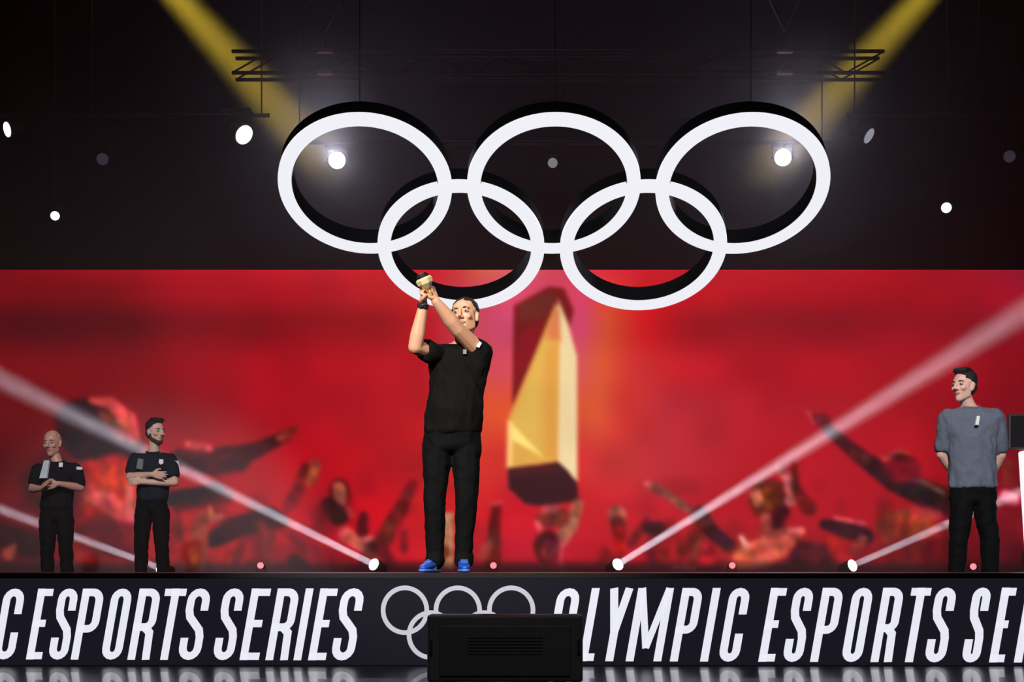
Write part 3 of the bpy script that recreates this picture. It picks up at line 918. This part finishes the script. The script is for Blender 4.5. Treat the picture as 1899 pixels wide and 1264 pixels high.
def shoe(root, heel, toe_dir, m, sole_m, s=1.0, high=False):
    """low trainer: upper, sole and laces; heel = point under the heel on the ground"""
    f = Vector((toe_dir[0], toe_dir[1], 0)).normalized()
    R = Matrix((( -f.y, f.x, 0), (f.x, f.y, 0), (0, 0, 1))).transposed().to_4x4()
    # local +Y runs to the toe
    X = Vector((f.y, -f.x, 0)); 
    M = Matrix((X, f, Vector((0, 0, 1)))).transposed().to_4x4()
    M = Matrix.Translation(heel) @ M @ Matrix.Scale(s, 4)
    b = Body()
    b.hull([(Vector((0, .030, .050)), (.034, .036, .034)), (Vector((0, .030, .085)), (.036, .042, .020)), (Vector((0, .110, .070)), (.036, .030, .022)), (Vector((0, .12, .040)), (.040, .030, .022))], M)
    b.hull([(Vector((0, .12, .046)), (.040, .030, .030)), (Vector((.002, .215, .036)), (.040, .030, .020)), (Vector((0, .25, .032)), (.028, .022, .014))], M)
    if high:
        b.hull([(Vector((0, .045, .085)), (.040, .048, .025)), (Vector((0, .050, .125)), (.044, .050, .014))], M)
    o = b.build('shoe', m, root, 0.006, 2)
    b = Body()
    b.hull([(Vector((0, .030, .014)), (.038, .040, .014)), (Vector((0, .12, .014)), (.042, .04, .014)), (Vector((.002, .215, .014)), (.045, .035, .014)), (Vector((0, .25, .015)), (.032, .028, .013))], M)
    b.build('sole', sole_m, o, 0.006, 1)
    for k in range(4):
        y, z = .115 + .022 * k, .098 - .008 * k
        bm = bmesh.new()
        tube(bm, M @ Vector((-.022, y, z - .010)), M @ Vector((.022, y + .004, z - .010)), .0035 * s, seg=6)
        obj('lace', bm, sole_m, o)

def patch(root, name, c, nrm, w, h, m, up=(0, 0, 1), pts=None):
    """small flat emblem lying on cloth"""
    nrm = Vector(nrm).normalized()
    upv = (Vector(up) - Vector(up).dot(nrm) * nrm).normalized()
    sx = upv.cross(nrm)
    bm = bmesh.new()
    pts = pts or [(-.5, -.5), (.5, -.5), (.5, .5), (-.5, .5)]
    front = [bm.verts.new(Vector(c) + sx * (x * w) + upv * (y * h) + nrm * .012) for x, y in pts]
    back = [bm.verts.new(Vector(c) + sx * (x * w) + upv * (y * h) - nrm * .010) for x, y in pts]
    bm.faces.new(front); bm.faces.new(back[::-1])
    n = len(pts)
    for k in range(n):
        bm.faces.new((front[k], back[k], back[(k + 1) % n], front[(k + 1) % n]))
    return obj(name, bm, m, root)

def head_matrix(c, yaw, pitch=0, roll=0):
    """yaw > 0 turns the face to the photo's right"""
    return Matrix.Translation(c) @ Euler((math.radians(pitch), math.radians(roll), math.radians(yaw)), 'XYZ').to_matrix().to_4x4()

def skin(name, rgb):
    m = mat(name, rgb, 0.5, var=0.08, scale=30, bump=0.05, bscale=120)
    m.node_tree.nodes['Principled BSDF'].inputs['Subsurface Weight'].default_value = 0.12
    m.node_tree.nodes['Principled BSDF'].inputs['Subsurface Radius'].default_value = (0.02, 0.008, 0.005)
    return m

HAIRD = mat('dark_brown_hair', (26, 18, 16), 0.6, bump=0.6, bscale=160)
M_SHOEBLACK = mat('black_shoe', (18, 18, 20), 0.5)
M_SOLEDARK = mat('dark_sole', (24, 24, 26), 0.6)

def V3(v): return Vector(v)

# ---- man with the trophy, centre
def man_centre():
    Y = 10.0
    J = lambda x, y, d=0.0: P(x, y, Y + d)
    root = empty('person', (P(836, 1054, Y).x, Y, STAGE), 'person in black shirt and trousers raising a trophy with both hands', 'person')
    SK = skin('warm_skin', (214, 160, 128))
    HM = head_matrix(J(862, 589, 0.0), -14, -10, -6)
    hs = 1.12
    shR, shL = J(815, 659), J(890, 653)          # his right (photo left), his left
    elR, wrR = J(770, 643, -.20), J(785, 565, -.25)
    elL, wrL = J(848, 610, -.17), J(808, 558, -.29)
    hipR, hipL = J(818, 800), J(860, 800)
    knR, knL = J(806, 922, -.02), J(865, 924, -.02)
    anR, anL = J(807, 1024, .04), J(860, 1024, .04)
    B = Body()
    head_parts(B, HM, hs)
    nb = J(857, 645, .03)
    B.hull([(HM @ V3((0, .015, -.075)), .058), (nb, (.068, .062, .04))])
    B.hull([(nb, (.07, .06, .04)), (J(850, 690, .02), (.15, .10, .10))])
    B.hull([(J(850, 690, .02), (.15, .10, .10)), (J(840, 780, .02), (.14, .10, .10))])
    for h, k, a, sgn in ((hipR, knR, anR, -1), (hipL, knL, anL, 1)):
        B.limb([(h, .075), (k, .050), (a, .034)])
        f = a.copy(); f.z = STAGE + .03
        B.limb([(a, .034), (f + V3((sgn * .01, -.05, .0)), .024)])
    B.hull([(shR, .058), (nb, .055)]); B.hull([(shL, .058), (nb, .055)])
    B.limb([(shR, .058), (elR, .047)])
    B.limb([(elR, .047), (elR.lerp(wrR, .3), .049), (wrR, .030)])
    B.limb([(shL, .060), (elL, .049)])
    B.limb([(elL, .048), (elL.lerp(wrL, .3), .050), (wrL, .030)])
    grip = J(792, 536, -.30)
    dR = (grip + V3((-.018, 0.0, .012))) - wrR
    hand(B, wrR, (dR + V3((0, 0, .02))), V3((.85, -.35, .1)), V3((-.2, -1, .1)), 52, 1.02, .5)
    dL = (grip + V3((.02, 0.0, .01))) - wrL
    hand(B, wrL, dL, V3((-.75, .55, -.35)), V3((-.3, -.3, .9)), 50, 1.02, .5)
    B.build('body', SK, root, 0.0055, 3)
    face_parts(root, HM, hs, HAIRD, mat('lips_rose', (168, 112, 98), 0.55))
    H = Body()
    H.hull([(V3((0, .026, .052)), (.082, .094, .082))], HM @ Matrix.Scale(hs, 4))
    H.hull([(V3((0, .070, .00)), (.066, .045, .06))], HM @ Matrix.Scale(hs, 4))
    H.build('hair', HAIRD, root, 0.006, 2)
    # black shirt with short sleeves
    CL = mat('black_cotton', (12, 11, 10), 0.85, bump=0.5, bscale=14, var=0.25)
    S = Body()
    S.hull([(J(856, 656, .02), (.100, .085, .045)), (shR, (.075, .085, .065)), (shL, (.078, .085, .068)), (J(850, 700, .02), (.185, .125, .10))])
    S.hull([(J(850, 700, .02), (.188, .125, .10)), (J(843, 760, .0), (.188, .145, .09))])
    S.hull([(J(843, 760, .0), (.188, .145, .09)), (J(839, 800, .01), (.192, .140, .030))])
    S.limb([(shR, (.078, .085, .070)), (shR.lerp(elR, .50), .073)])
    S.limb([(shL, .080), (shL.lerp(elL, .16), .068)])
    S.build('shirt', CL, root, 0.008, 4, 0.010)
    cl = Body()
    for k in range(14):
        a0, a1 = 2 * math.pi * k / 14, 2 * math.pi * (k + 1) / 14
        c = J(857, 640, .025)
        cl.hull([(c + V3((.077 * math.cos(a), .068 * math.sin(a), .012 * math.sin(a))), .012) for a in (a0, a1)])
    cl.build('collar', CL, root, 0.006, 1)
    patch(root, 'sleeve_emblem', shL.lerp(elL, .12) + V3((.012, -.078, .018)), (.15, -1, .2), .035, .045, mat('white_print', (225, 225, 215), 0.6), pts=[(-.5, -.3), (0, -.5), (.5, .2), (.1, .5), (-.2, .1)])
    patch(root, 'chest_emblem', J(862, 653, -.098), (0, -1, .2), .022, .03, mat('dim_print', (120, 110, 110), 0.6))
    # trousers
    TR = mat('black_trouser_cloth', (9, 9, 10), 0.85, bump=0.5, bscale=10, var=0.25)
    T = Body()
    T.hull([(J(839, 795, .01), (.184, .132, .06)), (J(838, 826, .02), (.196, .135, .06))])
    for h, k, a in ((J(812, 832, .02), knR, anR), (J(865, 832, .02), knL, anL)):
        T.limb([(h, (.100, .115, .09)), (h.lerp(k, .55), (.084, .095, .08)), (k, .070), (k.lerp(a, .5), .064), (a, .056), (a + V3((0, -.008, -.050)), .062)])
    T.build('trousers', TR, root, 0.009, 3, 0.007, (7, 7, 9))
    BL = mat('bright_blue_shoe', (24, 70, 168), 0.45, var=0.1)
    SO = mat('pale_blue_sole', (70, 110, 195), 0.5)
    shoe(root, Vector((anR.x + .02, anR.y + .07, STAGE)), (-.38, -1), BL, SO, 1.02, True)
    shoe(root, Vector((anL.x - .01, anL.y + .07, STAGE)), (.10, -1), BL, SO, 1.02, True)
    # watch
    w = wrR.lerp(elR, .03)
    d = (elR - wrR).normalized()
    bm = lathe(bmesh.new(), [(.0345, -.014), (.037, -.012), (.037, .012), (.0345, .014)], Matrix.Translation(w) @ d.to_track_quat('Z', 'Y').to_matrix().to_4x4())
    wt = obj('wristwatch', bm, M_BLACK, root)
    bm = lathe(bmesh.new(), [(.018, 0), (.018, .007), (.014, .009)], Matrix.Translation(w + V3((-.012, -.034, 0))) @ V3((-.3, -1, 0)).to_track_quat('Z', 'Y').to_matrix().to_4x4(), 14)
    obj('watch_face', bm, mat('watch_glass', (40, 40, 46), 0.15), wt)
    # the trophy, a thing of its own in his hands
    bot, top = J(799, 548, -.315), J(782, 509, -.345)
    ax = (top - bot).normalized()
    Lt = (top - bot).length
    tr = empty('trophy', bot, 'small cream and gold faceted trophy held up in two hands', 'trophy')
    M = Matrix.Translation(bot) @ ax.to_track_quat('Z', 'Y').to_matrix().to_4x4()
    obj('stem', lathe(bmesh.new(), [(.020, 0), (.016, Lt * .2), (.022, Lt * .36)], M, 8), mat('trophy_gold', (214, 170, 90), 0.3, 0.8), tr)
    obj('faceted_body', lathe(bmesh.new(), [(.022, Lt * .36), (.050, Lt * .58), (.055, Lt * .78), (.042, Lt * .86)], M, 7), mat('trophy_cream', (246, 226, 176), 0.3, 0.25), tr)
    obj('dark_cap', lathe(bmesh.new(), [(.040, Lt * .861), (.040, Lt * .95), (.026, Lt * 1.06)], M, 7), mat('trophy_dark', (36, 24, 20), 0.4), tr)
man_centre()

# ---- generic standing build used by the three men behind
def man(Y, label, HC, yaw, pitch, hs, shR, shL, elR, elL, wrR, wrL, chest, belly, hem, kneeR, kneeL, hands, sk, shirt_m, hair_m, sleeve=(.62, .62), bald=False, beard=None, wide=(.165, .155), leg_m=None, loose=1.0, footz=DECK, roll=0):
    base = V3((hem.x, Y, footz))
    root = empty('person', base, label, 'person')
    HM = head_matrix(HC, yaw, pitch, roll)
    B = Body()
    head_parts(B, HM, hs)
    nb = (shR + shL) / 2 + V3((0, .02, .062))
    B.hull([(HM @ V3((0, .018, -.08)), .054), (nb, (.064, .058, .035))])
    B.hull([(nb, (.064, .058, .035)), (chest, (.13, .09, .09))])
    B.hull([(chest, (.13, .09, .09)), (hem, (.13, .09, .08))])
    hipz = hem.z - .02
    ank = []
    for k, s in ((kneeR, -1), (kneeL, 1)):
        h = V3((hem.x + s * .085, hem.y, hipz))
        a = V3((k.x + s * .01, k.y + .04, footz + .09))
        ank.append(a)
        B.limb([(h, .078), (k, .052), (a, .040)])
        B.limb([(a, .038), (a + V3((s * .02, -.10, -.055)), .026)])
    for sh, el, wr, hd in ((shR, elR, wrR, hands[0]), (shL, elL, wrL, hands[1])):
        B.hull([(sh, .054), (nb, .05)])
        B.limb([(sh, .054), (el, .043)])
        B.limb([(el, .043), (el.lerp(wr, .3), .044), (wr, .028)])
        hand(B, wr, hd[0], hd[1], hd[2], hd[3], 1.0, .4)
    B.build('body', sk, root, 0.0065, 3)
    face_parts(root, HM, hs, hair_m, mat('lips_rose', (168, 112, 98), 0.55))
    if not bald:
        H = Body()
        H.hull([(V3((0, .026, .054)), (.083, .096, .086))], HM @ Matrix.Scale(hs, 4))
        H.hull([(V3((0, .068, .00)), (.066, .045, .06))], HM @ Matrix.Scale(hs, 4))
        H.hull([(V3((-.03, -.045, .115)), (.03, .03, .022)), (V3((.03, -.045, .115)), (.03, .03, .022)), (V3((0, .02, .125)), (.05, .05, .02))], HM @ Matrix.Scale(hs, 4))
        H.build('hair', hair_m, root, 0.006, 2)
    else:
        H = Body()
        H.hull([(V3((0, .062, .012)), (.073, .054, .06))], HM @ Matrix.Scale(hs, 4))
        H.build('hair', hair_m, root, 0.006, 2)
    if beard:
        H = Body()
        H.hull([(V3((-.048, -.010, -.060)), .022), (V3((0, -.056, -.098)), (.028, .026, .020)), (V3((0, -.055, -.080)), (.028, .026, .020))], HM @ Matrix.Scale(hs, 4))
        H.hull([(V3((.048, -.010, -.060)), .022), (V3((0, -.056, -.098)), (.028, .026, .020)), (V3((0, -.055, -.080)), (.028, .026, .020))], HM @ Matrix.Scale(hs, 4))
        H.hull([(V3((-.062, .0, -.02)), .016), (V3((-.048, -.010, -.060)), .022)], HM @ Matrix.Scale(hs, 4))
        H.hull([(V3((.062, .0, -.02)), .016), (V3((.048, -.010, -.060)), .022)], HM @ Matrix.Scale(hs, 4))
        H.build('beard', beard, root, 0.005, 2)
    S = Body()
    w1, w2 = wide
    S.hull([(nb + V3((0, 0, -.005)), (.085, .075, .030)), (shR, (.068, .075, .058)), (shL, (.068, .075, .058)), (chest, (w1, .115, .10))])
    S.hull([(chest, (w1, .118, .10)), (belly, (w2, .118, .08))])
    S.hull([(belly, (w2, .118, .08)), (hem, (w2 * loose, .125, .020))])
    for sh, el, sl in ((shR, elR, sleeve[0]), (shL, elL, sleeve[1])):
        S.limb([(sh, .070), (sh.lerp(el, sl), .064)])
    S.build('shirt', shirt_m, root, 0.008, 4, 0.012)
    cl = Body()
    for k in range(14):
        a0, a1 = 2 * math.pi * k / 14, 2 * math.pi * (k + 1) / 14
        c = nb + V3((0, -.008, .028))
        cl.hull([(c + V3((.070 * math.cos(a), .064 * math.sin(a), .016 * math.sin(a))), .011) for a in (a0, a1)])
    cl.build('collar', shirt_m, root, 0.006, 1)
    T = Body()
    leg_m = leg_m or mat('black_trouser_cloth', (9, 9, 10), 0.85, bump=0.5, bscale=10, var=0.25)
    T.hull([(hem + V3((0, 0, .02)), (w2 * .97, .112, .05)), (hem + V3((0, 0, -.10)), (w2 * 1.04, .118, .06))])
    for k, a, s in ((kneeR, ank[0], -1), (kneeL, ank[1], 1)):
        h = V3((hem.x + s * .088, hem.y, hem.z - .13))
        T.limb([(h, (.095, .108, .09)), (k, .074), (k.lerp(a, .5), .068), (a + V3((0, 0, -.02)), .060)])
    T.build('trousers', leg_m, root, 0.010, 3, 0.007, (7, 7, 9))
    for a, s in zip(ank, (-1, 1)):
        shoe(root, V3((a.x, a.y + .07, footz)), (s * .2, -1), M_SHOEBLACK, M_SOLEDARK, 1.05)
    return root, nb

# grey-shirted man, right
def man_grey():
    Y = 12.5
    J = lambda x, y, d=0.0: P(x, y, Y + d)
    GREY = mat('grey_marl_cotton', (98, 100, 112), 0.85, bump=0.55, bscale=9, var=0.2, scale=60)
    root, nb = man(Y, 'person in grey T-shirt and dark trousers standing with hands behind the back', J(1787, 717, .0), -50, -2, 1.12,
        J(1757, 774, .03), J(1846, 774, .0), J(1746, 842, .09), J(1856, 842, .06), J(1778, 890, .22), J(1830, 892, .22),
        J(1802, 812, .02), J(1804, 860, .02), J(1804, 902, .02), J(1778, 1002), J(1836, 1002),
        ((V3((1, .1, -.35)), V3((0, 1, 0)), V3((0, 0, 1)), 25), (V3((-1, .1, -.35)), V3((0, 1, 0)), V3((0, 0, 1)), 25)),
        skin('fair_skin', (228, 176, 156)), GREY, HAIRD, sleeve=(.78, .84), wide=(.205, .190), loose=1.04)
    patch(root, 'chest_emblem', J(1812, 780, -.105), (.1, -1, .25), .045, .075, mat('white_print', (225, 225, 215), 0.6), pts=[(-.5, -.5), (.1, -.5), (.5, .5), (-.05, .5)])
man_grey()

# crossed-arms man, left group
def man_crossed():
    Y = 16.3
    J = lambda x, y, d=0.0: P(x, y, Y + d)
    NAVY = mat('navy_polo_cloth', (26, 32, 40), 0.8, bump=0.4, bscale=12, var=0.2)
    root, nb = man(Y, 'person in dark polo shirt with pale side panels, arms crossed, looking sideways', J(289, 802, .0), 48, 0, 1.14,
        J(251, 853, .02), J(316, 853, .0), J(241, 884, -.07), J(324, 894, -.08), J(281, 879, -.21), J(262, 893, -.17),
        J(284, 874, .02), J(284, 900, .02), J(282, 926, .02), J(262, 1010), J(300, 1010),
        ((V3((1, -.1, -.1)), V3((0, 1, .1)), V3((0, -.2, 1)), 14), (V3((-1, -.05, .05)), V3((0, 1, 0)), V3((0, 0, 1)), 20)),
        skin('fair_skin_soft', (222, 178, 156)), NAVY, HAIRD, sleeve=(.60, .60), beard=mat('dark_beard', (58, 40, 34), 0.7, bump=0.5, bscale=160), wide=(.185, .165))
    PALE = mat('pale_panel_cloth', (196, 206, 208), 0.8)
    patch(root, 'side_panel', J(260, 860, -.108), (-.35, -1, .1), .075, .12, mat('sage_panel_cloth', (120, 132, 120), 0.8), pts=[(-.3, .5), (.5, .42), (.4, -.5), (-.5, -.4)])
    patch(root, 'sleeve_panel', J(327, 868, -.045), (.85, -1, .1), .05, .16, PALE)
    patch(root, 'chest_emblem', J(299, 857, -.112), (.1, -1, .3), .05, .06, mat('white_print', (225, 225, 215), 0.6), pts=[(-.5, -.2), (0, -.5), (.5, -.2), (.4, .5), (-.4, .5)])
man_crossed()

# clapping man, far left
def man_clap():
    Y = 16.3
    J = lambda x, y, d=0.0: P(x, y, Y + d)
    BLK = mat('black_polo_cloth', (13, 13, 19), 0.8, bump=0.4, bscale=12, var=0.2)
    root, nb = man(Y, 'person with bald head in black polo shirt clapping at far left', J(97, 822, .0), -8, 6, 1.18,
        J(72, 872, .0), J(140, 870, .02), J(60, 906, -.10), J(149, 904, -.04), J(76, 905, -.26), J(108, 896, -.24),
        J(106, 886, .02), J(106, 914, .02), J(105, 940, .02), J(88, 1016), J(122, 1016),
        ((V3((.35, -.3, .25)), V3((1, -.1, 0)), V3((0, -.2, 1)), 10), (V3((-1, -.15, -.25)), V3((-.3, .9, .1)), V3((0, -.2, 1)), 14)),
        skin('ruddy_skin', (204, 150, 132)), BLK, mat('cropped_grey_hair', (70, 60, 56), 0.7), sleeve=(.6, .72), bald=True, wide=(.185, .170))
    patch(root, 'white_panel', J(83, 870, -.110), (-.3, -1, .15), .10, .19, mat('pale_panel_cloth', (196, 206, 208), 0.8), pts=[(-.5, -.5), (.4, -.5), (.5, .5), (-.1, .5)])
    patch(root, 'chest_emblem', J(113, 862, -.110), (.1, -1, .3), .04, .05, mat('white_print', (225, 225, 215), 0.6))
    patch(root, 'sleeve_emblem', J(147, 868, -.055), (.6, -1, .1), .06, .03, mat('white_print', (225, 225, 215), 0.6))
man_clap()

# ------------------------------------------------------------------ stage haze
hz = bpy.data.materials.new('stage_haze')
hz.use_nodes = True
nt = hz.node_tree
nt.nodes.remove(nt.nodes['Principled BSDF'])
vsn = nt.nodes.new('ShaderNodeVolumeScatter')
vsn.inputs['Color'].default_value = (1, 1, 1, 1)
vsn.inputs['Density'].default_value = 0.0125
vsn.inputs['Anisotropy'].default_value = 0.25
nt.links.new(vsn.outputs[0], nt.nodes['Material Output'].inputs['Volume'])
ho = boxo('stage_haze', (-9.5, 12.2, DECK + 0.002), (9.5, 22.8, 10.95), hz)
tag(ho, 'thin grey haze hanging over the rear stage', 'haze', kind='stuff')

# glowing faces are found by bounced rays only; the lamps are sampled directly
for m_ in bpy.data.materials:
    if m_.cycles is not None:
        m_.cycles.emission_sampling = 'NONE'
